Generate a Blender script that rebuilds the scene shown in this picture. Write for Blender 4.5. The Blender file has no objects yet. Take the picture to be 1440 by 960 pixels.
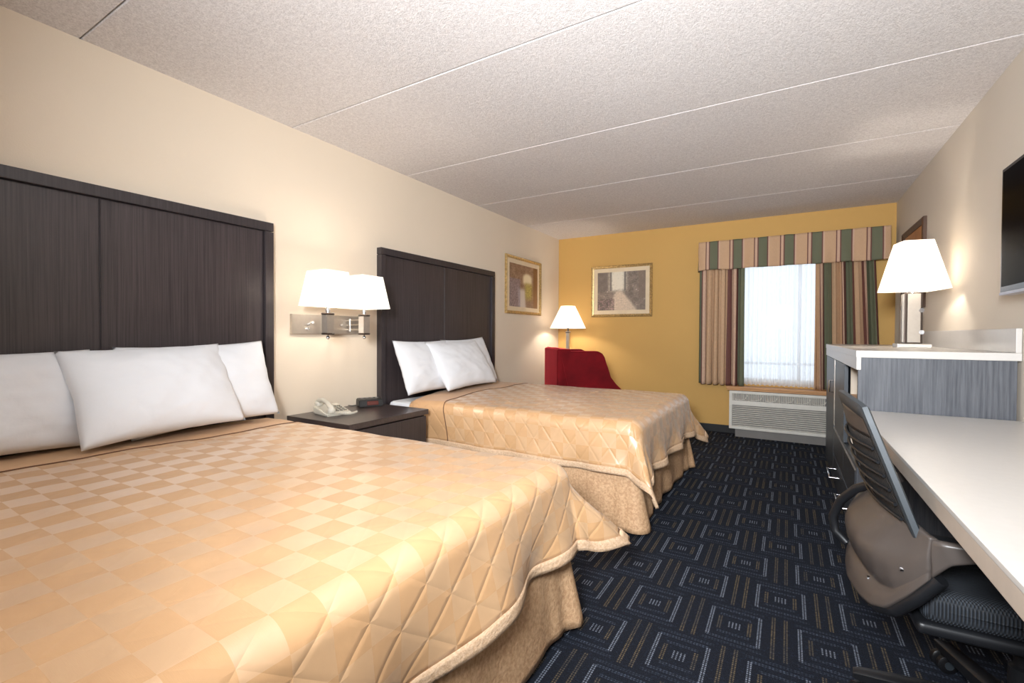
import bpy, bmesh, math, random
from math import sin, cos, pi, sqrt, hypot, atan2
from mathutils import Vector, Matrix, noise

random.seed(7)
SC = bpy.context.scene
COL = SC.collection

# ------------------------------------------------------------------ room numbers
XL, XR, YF, YB, ZC = -2.743, 0.908, 5.872, -1.75, 2.44

# ------------------------------------------------------------------ object helpers
def obj(name, bm, mat=None, parent=None, smooth=False, loc=None):
    me = bpy.data.meshes.new(name)
    bmesh.ops.recalc_face_normals(bm, faces=bm.faces)
    bm.to_mesh(me); bm.free()
    o = bpy.data.objects.new(name, me)
    COL.objects.link(o)
    if mat is not None:
        for m in (mat if isinstance(mat, (list, tuple)) else [mat]):
            me.materials.append(m)
    if smooth:
        for p in me.polygons: p.use_smooth = True
        if smooth != 'all':
            try: me.set_sharp_from_angle(angle=math.radians(42))
            except Exception: pass
    if parent is not None: o.parent = parent
    if loc is not None: o.location = loc
    return o

def thing(name, label, cat, loc=(0, 0, 0), rz=0.0, group=None):
    o = bpy.data.objects.new(name, None); COL.objects.link(o)
    o.empty_display_size = 0.05
    o.location = loc; o.rotation_euler = (0, 0, rz)
    tag(o, label, cat, group)
    return o

def tag(o, label, cat, group=None):
    o['label'] = label; o['category'] = cat
    if group: o['group'] = group
    return o

def struct(o):
    o['kind'] = 'structure'
    return o

def copy_thing(src, loc, label, rot=None):
    r = src.copy(); COL.objects.link(r)
    r.location = loc; r['label'] = label
    if rot is not None: r.rotation_euler = rot
    for ch in list(src.children):
        c = ch.copy(); COL.objects.link(c); c.parent = r
        for g in list(ch.children):
            d = g.copy(); COL.objects.link(d); d.parent = c
    return r

# ------------------------------------------------------------------ mesh helpers
def merge(bm, part, M=None):
    me = bpy.data.meshes.new('tmp'); 
    if M is not None: bmesh.ops.transform(part, matrix=M, verts=part.verts)
    part.to_mesh(me); part.free(); bm.from_mesh(me); bpy.data.meshes.remove(me)

def box(bm, x0, x1, y0, y1, z0, z1, bev=0.0, seg=2, M=None):
    p = bmesh.new()
    bmesh.ops.create_cube(p, size=1.0)
    for v in p.verts:
        v.co = Vector((x0 + (v.co.x + .5) * (x1 - x0), y0 + (v.co.y + .5) * (y1 - y0), z0 + (v.co.z + .5) * (z1 - z0)))
    if bev > 0:
        bmesh.ops.bevel(p, geom=list(p.edges), offset=bev, segments=seg, profile=0.7, affect='EDGES')
    merge(bm, p, M)

def bx(*a, **k):
    bm = bmesh.new(); box(bm, *a, **k); return bm

def tube(bm, pts, r, n=10, cap=True, closed=False):
    pts = [Vector(p) for p in pts]
    N = len(pts); rings = []
    rs = r if isinstance(r, (list, tuple)) else [r] * N
    prev = None
    for i, p in enumerate(pts):
        if closed: t = pts[(i + 1) % N] - pts[i - 1]
        else: t = pts[min(i + 1, N - 1)] - pts[max(i - 1, 0)]
        t.normalize()
        if prev is None:
            a = Vector((0, 0, 1)) if abs(t.z) < .9 else Vector((1, 0, 0))
            u = t.cross(a).normalized()
        else:
            u = prev - t * prev.dot(t)
            u = u.normalized() if u.length > 1e-6 else t.orthogonal().normalized()
        prev = u; w = t.cross(u)
        rings.append([bm.verts.new(p + (u * cos(2 * pi * k / n) + w * sin(2 * pi * k / n)) * rs[i]) for k in range(n)])
    for i in range(N if closed else N - 1):
        A, B = rings[i], rings[(i + 1) % N]
        for k in range(n):
            bm.faces.new((A[k], A[(k + 1) % n], B[(k + 1) % n], B[k]))
    if cap and not closed:
        bm.faces.new(rings[0]); bm.faces.new(list(reversed(rings[-1])))

def lathe(bm, prof, n=32, c=(0, 0, 0)):
    c = Vector(c); rings = []
    for r, z in prof:
        if r < 1e-5: rings.append([bm.verts.new(c + Vector((0, 0, z)))])
        else: rings.append([bm.verts.new(c + Vector((r * cos(2 * pi * k / n), r * sin(2 * pi * k / n), z))) for k in range(n)])
    for A, B in zip(rings, rings[1:]):
        for k in range(n):
            k2 = (k + 1) % n
            if len(A) == 1 and len(B) == 1: continue
            if len(A) == 1: bm.faces.new((A[0], B[k], B[k2]))
            elif len(B) == 1: bm.faces.new((A[k], A[k2], B[0]))
            else: bm.faces.new((A[k], A[k2], B[k2], B[k]))

def grid(bm, nu, nv, f, uv=None):
    """f(i,j)->co, uv(i,j)->(u,v); returns vert table"""
    V = [[bm.verts.new(f(i, j)) for j in range(nv + 1)] for i in range(nu + 1)]
    lay = bm.loops.layers.uv.verify() if uv else None
    for i in range(nu):
        for j in range(nv):
            fc = bm.faces.new((V[i][j], V[i + 1][j], V[i + 1][j + 1], V[i][j + 1]))
            if uv:
                for l, (a, b) in zip(fc.loops, ((i, j), (i + 1, j), (i + 1, j + 1), (i, j + 1))):
                    l[lay].uv = uv(a, b)
    return V

def prism(bm, poly, y0, y1, axis='y'):
    """extrude 2D polygon; axis y: poly in (x,z)"""
    def P(a, b, t):
        return {'y': Vector((a, t, b)), 'x': Vector((t, a, b)), 'z': Vector((a, b, t))}[axis]
    A = [bm.verts.new(P(a, b, y0)) for a, b in poly]
    B = [bm.verts.new(P(a, b, y1)) for a, b in poly]
    n = len(poly)
    bm.faces.new(A); bm.faces.new(list(reversed(B)))
    for i in range(n):
        bm.faces.new((A[i], A[(i + 1) % n], B[(i + 1) % n], B[i]))

def sstep(a, b, x):
    t = max(0., min(1., (x - a) / (b - a))); return t * t * (3 - 2 * t)

# ------------------------------------------------------------------ material helpers
def srgb(r, g, b):
    def f(c):
        c /= 255.
        return c / 12.92 if c <= .04045 else ((c + .055) / 1.055) ** 2.4
    return (f(r), f(g), f(b), 1.0)

class Ex:
    """node expression: scalar socket arithmetic"""
    def __init__(s, nt, sock): s.nt, s.s = nt, sock
    def _op(s, op, *o, clamp=False):
        n = s.nt.nodes.new('ShaderNodeMath'); n.operation = op; n.use_clamp = clamp
        for i, a in enumerate((s,) + o):
            if isinstance(a, Ex): s.nt.links.new(a.s, n.inputs[i])
            else: n.inputs[i].default_value = a
        return Ex(s.nt, n.outputs[0])
    def __add__(s, o): return s._op('ADD', o)
    def __sub__(s, o): return s._op('SUBTRACT', o)
    def __mul__(s, o): return s._op('MULTIPLY', o)
    def __truediv__(s, o): return s._op('DIVIDE', o)
    __radd__ = __add__; __rmul__ = __mul__
    def abs(s): return s._op('ABSOLUTE')
    def lt(s, o): return s._op('LESS_THAN', o)
    def gt(s, o): return s._op('GREATER_THAN', o)
    def mx(s, o): return s._op('MAXIMUM', o)
    def mn(s, o): return s._op('MINIMUM', o)
    def sin(s): return s._op('SINE')
    def floor(s): return s._op('FLOOR')
    def wrap(s, half):  # into [-half, half]
        n = s.nt.nodes.new('ShaderNodeMath'); n.operation = 'WRAP'
        s.nt.links.new(s.s, n.inputs[0]); n.inputs[1].default_value = half; n.inputs[2].default_value = -half
        return Ex(s.nt, n.outputs[0])
    def pow(s, o): return s._op('POWER', o)
    def mod2(s): return s._op('FLOORED_MODULO', 2.0)

def new_mat(name):
    m = bpy.data.materials.new(name); m.use_nodes = True
    nt = m.node_tree
    b = nt.nodes['Principled BSDF']
    return m, nt, b

def coords(nt, kind='Object'):
    tc = nt.nodes.new('ShaderNodeTexCoord')
    return tc.outputs[kind]

def xyz(nt, sock):
    n = nt.nodes.new('ShaderNodeSeparateXYZ'); nt.links.new(sock, n.inputs[0])
    return [Ex(nt, o) for o in n.outputs]

def mapping(nt, sock, scale=(1, 1, 1), rot=(0, 0, 0)):
    n = nt.nodes.new('ShaderNodeMapping'); nt.links.new(sock, n.inputs['Vector'])
    n.inputs['Scale'].default_value = scale; n.inputs['Rotation'].default_value = rot
    return n.outputs[0]

def noise_tex(nt, vec, scale, detail=3., rough=.55, dist=0.):
    n = nt.nodes.new('ShaderNodeTexNoise')
    nt.links.new(vec, n.inputs['Vector'])
    n.inputs['Scale'].default_value = scale; n.inputs['Detail'].default_value = detail
    n.inputs['Roughness'].default_value = rough; n.inputs['Distortion'].default_value = dist
    return n.outputs['Fac']

def mixc(nt, fac, a, b):
    n = nt.nodes.new('ShaderNodeMix'); n.data_type = 'RGBA'
    def put(i, v):
        if isinstance(v, Ex): nt.links.new(v.s, i)
        elif hasattr(v, 'links'): nt.links.new(v, i)
        else: i.default_value = v
    put(n.inputs[0], fac); put(n.inputs[6], a); put(n.inputs[7], b)
    return n.outputs[2]

def ramp(nt, fac, lo, hi):
    n = nt.nodes.new('ShaderNodeMapRange'); nt.links.new(fac.s if isinstance(fac, Ex) else fac, n.inputs[0])
    n.inputs[1].default_value = lo; n.inputs[2].default_value = hi
    return n.outputs[0]

def bump(nt, bsdf, h, strength=.3, dist=.01, prev=None):
    n = nt.nodes.new('ShaderNodeBump')
    n.inputs['Strength'].default_value = strength; n.inputs['Distance'].default_value = dist
    nt.links.new(h.s if isinstance(h, Ex) else h, n.inputs['Height'])
    if prev is not None: nt.links.new(prev, n.inputs['Normal'])
    nt.links.new(n.outputs[0], bsdf.inputs['Normal'])
    return n.outputs[0]

def simple(name, col, rough=.5, metal=0., var=.06, vscale=9., bstr=0., bscale=200., spec=.5, sheen=0., sheen_tint=None, coat=0.):
    m, nt, b = new_mat(name)
    c = coords(nt)
    n = noise_tex(nt, c, vscale)
    dk = tuple(x * (1 - var) for x in col[:3]) + (1,); lt = tuple(min(1, x * (1 + var)) for x in col[:3]) + (1,)
    nt.links.new(mixc(nt, ramp(nt, n, .3, .7), dk, lt), b.inputs['Base Color'])
    b.inputs['Roughness'].default_value = rough; b.inputs['Metallic'].default_value = metal
    b.inputs['Specular IOR Level'].default_value = spec
    if sheen:
        b.inputs['Sheen Weight'].default_value = sheen
        if sheen_tint: b.inputs['Sheen Tint'].default_value = sheen_tint
    if coat: b.inputs['Coat Weight'].default_value = coat
    if bstr: bump(nt, b, noise_tex(nt, c, bscale, 2.), bstr, .004)
    return m

def grain(name, a, bcol, rough=.42, scale=(70, 70, 1.6), bstr=.12, spec=.5):
    m, nt, b = new_mat(name)
    c = mapping(nt, coords(nt), scale)
    n1 = noise_tex(nt, c, 1.0, 5., .7)
    n2 = noise_tex(nt, coords(nt), 2.2, 2.)
    f = Ex(nt, n1) * .85 + Ex(nt, n2) * .15
    nt.links.new(mixc(nt, ramp(nt, f, .34, .64), a, bcol), b.inputs['Base Color'])
    b.inputs['Roughness'].default_value = rough; b.inputs['Specular IOR Level'].default_value = spec
    bump(nt, b, n1, bstr, .003)
    return m

M = {}
M['wall_cream'] = simple('cream wall paint', srgb(220, 205, 185), .75, var=.012, vscale=2, bstr=.12, bscale=160)
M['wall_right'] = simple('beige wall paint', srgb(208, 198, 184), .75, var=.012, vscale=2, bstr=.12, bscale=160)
M['wall_gold'] = simple('mustard wall paint', srgb(200, 158, 88), .7, var=.015, vscale=2, bstr=.12, bscale=160)
M['white_trim'] = simple('white paint', srgb(232, 230, 226), .4)
M['black_base'] = simple('black vinyl base', srgb(17, 17, 20), .6)
M['espresso'] = grain('espresso wood', srgb(38, 32, 34), srgb(70, 61, 62), .36, (150, 150, 2))
M['espresso_frame'] = grain('espresso wood edge', srgb(38, 33, 35), srgb(62, 55, 57), .36, (150, 150, 2))
M['espresso_top'] = grain('espresso top', srgb(50, 42, 42), srgb(72, 62, 60), .28, (2, 60, 60))
M['gray_wood'] = grain('grey laminate', srgb(58, 61, 68), srgb(94, 96, 102), .5, (90, 90, 3))
M['dark_laminate'] = grain('charcoal laminate', srgb(46, 51, 58), srgb(66, 71, 78), .4, (80, 80, 3))
M['niche'] = grain('pale melamine', srgb(196, 180, 160), srgb(206, 192, 174), .5, (30, 30, 2), .03)
M['stone_white'] = simple('white stone top', srgb(200, 196, 191), .3, var=.02, vscale=40)
M['stone_edge'] = simple('taupe edge', srgb(186, 172, 158), .4, var=.04, vscale=30)
M['nickel'] = simple('brushed nickel', srgb(196, 188, 178), .34, .85, var=.05, vscale=30)
M['chrome'] = simple('chrome', srgb(215, 216, 220), .16, 1.0, var=.02)
M['column_face'] = simple('satin nickel inlay', srgb(168, 158, 146), .45, .35, var=.04, vscale=30)
M['bronze'] = simple('dark bronze', srgb(62, 50, 42), .35, .6)
M['pillow'] = simple('white cotton', srgb(226, 228, 232), .8, var=.01, vscale=4, bstr=.12, bscale=55, sheen=.15)
M['sheet'] = simple('white sheet', srgb(216, 219, 224), .8, var=.02, vscale=6, bstr=.2, bscale=30)
M['black_plastic'] = simple('black plastic', srgb(22, 22, 24), .4)
M['tv_bezel'] = simple('black gloss bezel', srgb(12, 12, 14), .18)
M['tv_screen'] = simple('dark screen', srgb(3, 3, 6), .25, spec=.1)
M['tv_screen'].node_tree.nodes['Principled BSDF'].inputs['IOR'].default_value = 1.12
M['silver_edge'] = simple('silver edge', srgb(170, 172, 185), .3, .7)
M['phone'] = simple('ivory plastic', srgb(206, 200, 186), .4)
M['phone_dark'] = simple('grey keys', srgb(120, 116, 106), .5)
M['ac'] = simple('ivory metal', srgb(214, 210, 200), .45)
M['ac_dark'] = simple('shadow grey plastic', srgb(120, 116, 112), .6)
M['oak'] = grain('honey oak', srgb(164, 110, 58), srgb(200, 145, 84), .45, (3, 60, 60))
M['gilt'] = simple('antique gilt frame', srgb(190, 160, 108), .35, .55, var=.35, vscale=60, bstr=.5, bscale=90)
M['mat_board'] = simple('cream mat', srgb(220, 200, 168), .8)
M['mirror_frame'] = grain('dark walnut', srgb(58, 38, 26), srgb(92, 64, 44), .4, (40, 40, 2))
M['chair_frame'] = simple('slate plastic', srgb(50, 56, 61), .5)
M['chair_shell'] = simple('taupe plastic', srgb(74, 67, 63), .38, var=.04)
M['chair_black'] = simple('black nylon', srgb(24, 25, 28), .42)
M['skirt'] = None

def carpet():
    m, nt, b = new_mat('patterned navy carpet')
    c = coords(nt)
    X, Y, Z = xyz(nt, c)
    n_f = noise_tex(nt, c, 420, 2.)
    n_m = noise_tex(nt, c, 90, 2.)
    dotx = ((X * (2 * pi / .0105)).sin() * .5 + .62)
    doty = ((Y * (2 * pi / .0105)).sin() * .5 + .62)
    def strand(d, w=.0068):  # double thread
        return d.lt(w) * d.gt(.0018)
    light = gold = dim = None
    def acc(a, v): return v if a is None else a.mx(v)
    for ox, oy in ((0, 0), (.151, .29)):
        dx = (X - (-.467 + ox)).wrap(.151); dy = (Y - (1.972 + oy)).wrap(.29)
        ax, ay = dx.abs(), dy.abs()
        light = acc(light, strand((ax - .085).abs()) * ay.lt(.101) * doty)
        light = acc(light, ((ax - .006).abs().lt(.0024)).mx((ax - .018).abs().lt(.0024)) * ay.lt(.022) * doty)
        gold = acc(gold, strand((ax - .052).abs()) * ay.lt(.047) * doty)
        gold = acc(gold, strand((ax - .1305).abs()) * ay.lt(.14) * doty)
        dim = acc(dim, strand((ay - .101).abs(), .006) * ax.lt(.085) * dotx)
        dim = acc(dim, strand((ay - .062).abs(), .006) * ax.lt(.055) * dotx * .8)
        dim = acc(dim, strand((ay - .126).abs(), .006) * ax.lt(.1) * dotx * .5)
    base = mixc(nt, ramp(nt, n_f, .35, .65), srgb(15, 17, 23), srgb(44, 48, 58))
    base = mixc(nt, Ex(nt, ramp(nt, n_m, .55, .7)) * .35, base, srgb(48, 58, 78))
    base = mixc(nt, dim * Ex(nt, ramp(nt, n_m, .25, .65)) * .7, base, srgb(96, 108, 128))
    big = noise_tex(nt, c, 5., 1.)
    gcol = mixc(nt, ramp(nt, big, .4, .62), srgb(132, 117, 88), srgb(104, 98, 88))
    base = mixc(nt, gold * Ex(nt, ramp(nt, n_m, .2, .62)) * .8, base, gcol)
    base = mixc(nt, light * Ex(nt, ramp(nt, n_m, .15, .6)) * .85, base, srgb(146, 155, 170))
    nt.links.new(base, b.inputs['Base Color'])
    b.inputs['Roughness'].default_value = .95; b.inputs['Specular IOR Level'].default_value = .1
    bump(nt, b, n_f, .6, .004)
    return m

def popcorn():
    m, nt, b = new_mat('popcorn ceiling')
    c = coords(nt)
    n = noise_tex(nt, c, 165, 3., .7)
    n2 = noise_tex(nt, c, 55, 2., .6)
    f = Ex(nt, n) * .7 + Ex(nt, n2) * .3
    nt.links.new(mixc(nt, ramp(nt, f, .38, .62), srgb(200, 194, 192), srgb(230, 225, 223)), b.inputs['Base Color'])
    b.inputs['Roughness'].default_value = .95; b.inputs['Specular IOR Level'].default_value = .1
    bump(nt, b, f, .7, .006)
    return m

def coverlet_mat():
    m, nt, b = new_mat('gold checked coverlet')
    uv = coords(nt, 'UV')
    U, V, _ = xyz(nt, uv)
    p = .0825
    ck = ((U / p).floor() + (V / p).floor()).mod2()
    plain = U.gt(.335)                                   # the head panel is not checked
    ck = ck * plain
    weave = noise_tex(nt, mapping(nt, uv, (60, 700, 1)), 1., 2.)
    mott = noise_tex(nt, uv, 7., 3.)
    dark = mixc(nt, ramp(nt, mott, .3, .7), srgb(198, 155, 111), srgb(206, 163, 118))
    col = mixc(nt, ck * .34, dark, srgb(226, 190, 150))
    nt.links.new(col, b.inputs['Base Color'])
    tg = nt.nodes.new('ShaderNodeTangent'); tg.direction_type = 'UV_MAP'
    nt.links.new(tg.outputs[0], b.inputs['Tangent'])
    b.inputs['Anisotropic'].default_value = .8
    nt.links.new((ck * .25).s, b.inputs['Anisotropic Rotation'])      # satin: alternate squares are woven at right angles
    nt.links.new((ck * .95).s, b.inputs['Coat Weight']); b.inputs['Coat Roughness'].default_value = .34; b.inputs['Coat IOR'].default_value = 1.85
    r = ck * -.06 + .46
    nt.links.new(r.s, b.inputs['Roughness'])
    b.inputs['Specular IOR Level'].default_value = .5
    b.inputs['Sheen Weight'].default_value = .1
    q = .165
    d1 = ((U * 1.35 + V) / q).wrap(.5).abs(); d2 = ((U * 1.35 - V) / q).wrap(.5).abs()
    g = d1.mn(d2)                                        # 0 on a stitch line
    puff = (g * 7.).mn(1.0)
    puff = puff * (2.0 - 0.0) - puff * puff
    edge_d = ((V.abs() - .74) * 30)._op('MULTIPLY_ADD', 1., 0., clamp=True).mx(((U - 1.90) * 14)._op('MULTIPLY_ADD', 1., 0., clamp=True))
    h = puff * (edge_d * .85 + .15) + Ex(nt, weave) * .06 + Ex(nt, mott) * .3
    bump(nt, b, h, .25, .010)
    return m

def pebble(name, a, bb, sc=75., st=.6):
    m, nt, b = new_mat(name)
    c = coords(nt)
    n = noise_tex(nt, c, sc, 3., .7)
    nt.links.new(mixc(nt, ramp(nt, n, .35, .65), a, bb), b.inputs['Base Color'])
    b.inputs['Roughness'].default_value = .7
    bump(nt, b, n, st, .006)
    return m

def striped(name):
    m, nt, b = new_mat(name)
    uv = coords(nt, 'UV'); U, V, _ = xyz(nt, uv)
    per = .245
    t = (U / per)._op('FLOORED_MODULO', 1.0)
    tan, pink, green, line = srgb(196, 160, 126), srgb(200, 166, 142), srgb(96, 101, 78), srgb(104, 62, 56)
    c = mixc(nt, t.lt(.33), tan, green)
    for lo, hi, colr in ((.33, .375, line), (.375, .43, pink), (.82, .86, line), (.86, .955, pink), (.955, 1.0, line)):
        c = mixc(nt, t.gt(lo) * t.lt(hi), c, colr)
    wv = noise_tex(nt, mapping(nt, uv, (500, 40, 1)), 1., 2.)
    c = mixc(nt, Ex(nt, ramp(nt, wv, .3, .7)) * .18, c, srgb(120, 92, 70))
    nt.links.new(c, b.inputs['Base Color'])
    b.inputs['Roughness'].default_value = .75
    return m

def sheer_mat():
    m = bpy.data.materials.new('white sheer'); m.use_nodes = True
    nt = m.node_tree; nt.nodes.clear()
    out = nt.nodes.new('ShaderNodeOutputMaterial')
    tr = nt.nodes.new('ShaderNodeBsdfTransparent'); tl = nt.nodes.new('ShaderNodeBsdfTranslucent'); df = nt.nodes.new('ShaderNodeBsdfDiffuse')
    tl.inputs[0].default_value = (.93, .95, .98, 1); df.inputs[0].default_value = (.93, .94, .96, 1)
    tr.inputs[0].default_value = (.97, .98, 1, 1)
    uv = coords(nt, 'UV'); n = noise_tex(nt, mapping(nt, uv, (30, .8, 1)), 1., 3.)
    a = nt.nodes.new('ShaderNodeMixShader'); a.inputs[0].default_value = .3
    nt.links.new(tl.outputs[0], a.inputs[1]); nt.links.new(df.outputs[0], a.inputs[2])
    b = nt.nodes.new('ShaderNodeMixShader')
    nt.links.new((Ex(nt, ramp(nt, n, .3, .7)) * .3 + .62).s, b.inputs[0])
    nt.links.new(tr.outputs[0], b.inputs[1]); nt.links.new(a.outputs[0], b.inputs[2])
    nt.links.new(b.outputs[0], out.inputs[0])
    return m

def shade_mat(name, strength, col=(1, .93, .84, 1)):
    m = bpy.data.materials.new(name); m.use_nodes = True
    nt = m.node_tree; nt.nodes.clear()
    out = nt.nodes.new('ShaderNodeOutputMaterial')
    tl = nt.nodes.new('ShaderNodeBsdfTranslucent'); df = nt.nodes.new('ShaderNodeBsdfDiffuse'); em = nt.nodes.new('ShaderNodeEmission')
    tl.inputs[0].default_value = (.9, .86, .8, 1); df.inputs[0].default_value = (.88, .86, .83, 1)
    n = noise_tex(nt, mapping(nt, coords(nt), (300, 300, 20)), 1., 2.)
    nt.links.new(mixc(nt, Ex(nt, n) * .1, col, (.9, .8, .7, 1)), em.inputs[0]); em.inputs[1].default_value = strength
    a = nt.nodes.new('ShaderNodeMixShader'); a.inputs[0].default_value = .5
    nt.links.new(tl.outputs[0], a.inputs[1]); nt.links.new(df.outputs[0], a.inputs[2])
    ad = nt.nodes.new('ShaderNodeAddShader'); nt.links.new(a.outputs[0], ad.inputs[0]); nt.links.new(em.outputs[0], ad.inputs[1])
    nt.links.new(ad.outputs[0], out.inputs[0])
    return m

def vcol_mat(name, rough=.6):
    m, nt, b = new_mat(name)
    a = nt.nodes.new('ShaderNodeVertexColor'); a.layer_name = 'print'
    nt.links.new(a.outputs[0], b.inputs['Base Color']); b.inputs['Roughness'].default_value = rough
    return m

def glass_mat():
    m = bpy.data.materials.new('window glass'); m.use_nodes = True
    nt = m.node_tree; nt.nodes.clear()
    out = nt.nodes.new('ShaderNodeOutputMaterial')
    t = nt.nodes.new('ShaderNodeBsdfTransparent'); g = nt.nodes.new('ShaderNodeBsdfGlossy'); g.inputs['Roughness'].default_value = .05
    n = noise_tex(nt, coords(nt), 3.); f = Ex(nt, n) * .01 + .012
    mx = nt.nodes.new('ShaderNodeMixShader'); nt.links.new(f.s, mx.inputs[0])
    nt.links.new(t.outputs[0], mx.inputs[1]); nt.links.new(g.outputs[0], mx.inputs[2]); nt.links.new(mx.outputs[0], out.inputs[0])
    return m

def velvet():
    m, nt, b = new_mat('crimson velvet')
    c = coords(nt); n = noise_tex(nt, c, 7., 3.)
    nt.links.new(mixc(nt, ramp(nt, n, .3, .7), srgb(92, 8, 16), srgb(116, 13, 22)), b.inputs['Base Color'])
    b.inputs['Roughness'].default_value = .8; b.inputs['Sheen Weight'].default_value = .9
    b.inputs['Sheen Roughness'].default_value = .3; b.inputs['Sheen Tint'].default_value = srgb(235, 70, 80)
    b.inputs['Specular IOR Level'].default_value = .15
    bump(nt, b, noise_tex(nt, c, 300, 2.), .15, .003)
    return m

def mesh_fabric(name, a, bb, sc):
    m, nt, b = new_mat(name)
    c = coords(nt); X, Y, Z = xyz(nt, c)
    w = (X * sc).sin() * (Y * sc).sin()
    nt.links.new(mixc(nt, ramp(nt, w, -.3, .6), a, bb), b.inputs['Base Color'])
    b.inputs['Roughness'].default_value = .7
    bump(nt, b, w, .5, .003)
    return m

M['carpet'] = carpet(); M['ceiling'] = popcorn(); M['coverlet'] = coverlet_mat()
M['skirt'] = pebble('beige damask skirt', srgb(186, 144, 106), srgb(218, 180, 140))
M['hem'] = pebble('pale damask hem', srgb(196, 160, 126), srgb(222, 192, 160), 110.)
M['stripe'] = striped('striped drapery'); M['sheer'] = sheer_mat()
M['shade'] = shade_mat('lit lampshade', .22, (1, .96, .91, 1)); M['shade_cool'] = shade_mat('lit lampshade white', .25, (1, .95, .9, 1))
M['print'] = vcol_mat('art print'); M['glass'] = glass_mat(); M['velvet'] = velvet()
M['seat_mesh'] = mesh_fabric('black mesh cushion', srgb(20, 22, 26), srgb(52, 58, 66), 900)
M['back_mesh'] = mesh_fabric('dark mesh back', srgb(24, 23, 23), srgb(46, 42, 40), 700)
M['dome'] = shade_mat('added glowing dome', 2.0, (1, .96, .9, 1))  # glow for the dome of the added, unseen ceiling light
M['display'] = simple('dark red display', srgb(88, 34, 28), .25)
M['stitch'] = simple('brown piping', srgb(96, 62, 40), .7)

# ------------------------------------------------------------------ shell
W = .12
struct(obj('floor', bx(XL - W, XR + W, YB - W, YF + W, -.1, 0), M['carpet']))
bm = bmesh.new()
seams = [.812 + 1.0345 * k for k in range(-3, 6)]
edges = [YB - W] + [s for s in seams if YB < s < YF] + [YF + W]
for a, b_ in zip(edges, edges[1:]):
    box(bm, XL - W, XR + W, a + .003, b_ - .003, ZC, ZC + .06, .004, 1)
box(bm, XL - W, XR + W, YB - W, YF + W, ZC + .012, ZC + .12)
struct(obj('ceiling', bm, M['ceiling']))
struct(obj('wall_left', bx(XL - W, XL, YB, YF, 0, ZC), M['wall_cream']))
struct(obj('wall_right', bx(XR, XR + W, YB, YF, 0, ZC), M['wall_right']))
struct(obj('wall_back', bx(XL - W, XR + W, YB - W, YB, 0, ZC), M['wall_cream']))
# far wall with a window opening
WX0, WX1, WZ0, WZ1 = -.50, .66, .60, 2.06
bm = bmesh.new()
box(bm, XL - W, WX0, YF, YF + W, 0, ZC); box(bm, WX1, XR + W, YF, YF + W, 0, ZC)
box(bm, WX0, WX1, YF, YF + W, 0, WZ0); box(bm, WX0, WX1, YF, YF + W, WZ1, ZC)
struct(obj('wall_far', bm, M['wall_gold']))
# window
win = bpy.data.objects.new('window_1', None); COL.objects.link(win); win.location = ((WX0 + WX1) / 2, YF + .06, WZ0); struct(win)
def lw(b): 
    bmesh.ops.translate(b, verts=b.verts, vec=-win.location); return b
bm = bmesh.new()
box(bm, WX0, WX0 + .04, YF + .03, YF + .09, WZ0, WZ1); box(bm, WX1 - .04, WX1, YF + .03, YF + .09, WZ0, WZ1)
box(bm, WX0 + .04, WX1 - .04, YF + .03, YF + .09, WZ0, WZ0 + .04); box(bm, WX0 + .04, WX1 - .04, YF + .03, YF + .09, WZ1 - .04, WZ1)
box(bm, .09, .125, YF + .035, YF + .085, WZ0 + .04, WZ1 - .04)
box(bm, WX0 + .04, WX1 - .04, YF + .04, YF + .08, .80, .825)
obj('window_frame', lw(bm), M['white_trim'], win)
obj('window_pane', lw(bx(WX0 + .03, WX1 - .03, YF + .058, YF + .064, WZ0 + .03, WZ1 - .03)), M['glass'], win)
# oak board under the drapery, over the air conditioner
bm = bmesh.new()
box(bm, -.585, .80, YF - .205, YF, .535, .560, .004); box(bm, -.575, .79, YF - .195, YF - .02, .517, .536)
struct(obj('trim_1', bm, M['oak']))
# baseboards
def baseboard(name, *a): struct(obj(name, bx(*a, bev=.004), M['black_base']))
baseboard('baseboard_far', XL + .012, XR - .012, YF - .012, YF, 0, .088)
baseboard('baseboard_left', XL, XL + .012, YB, YF, 0, .088)
baseboard('baseboard_right', XR - .012, XR, YB, YF, 0, .088)

# ------------------------------------------------------------------ headboards
def headboard(yc, label):
    t = thing('headboard', label, 'headboard', (XL, yc, 0), 0, 'headboards on the left wall')
    w, h, f = .806, 1.792, .055
    bm = bmesh.new()
    box(bm, 0, .028, -w + f, -.0205, .02, h - f, .002, 1)
    box(bm, 0, .028, -.0155, w - f, .02, h - f, .002, 1)
    obj('panel', bm, M['espresso'], t)
    bm = bmesh.new()
    box(bm, 0, .05, -w, w, h - f + .003, h, .004)
    box(bm, 0, .05, -w, -w + f - .003, .0, h - f, .004); box(bm, 0, .05, w - f + .003, w, .0, h - f, .004)
    box(bm, 0, .02, -w + .01, w - .01, .0, h - .01)
    obj('frame', bm, M['espresso_frame'], t)
    return t
headboard(.882, 'tall espresso wood headboard behind the near bed')
headboard(3.362, 'tall espresso wood headboard behind the far bed, beside the nightstand')

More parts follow.
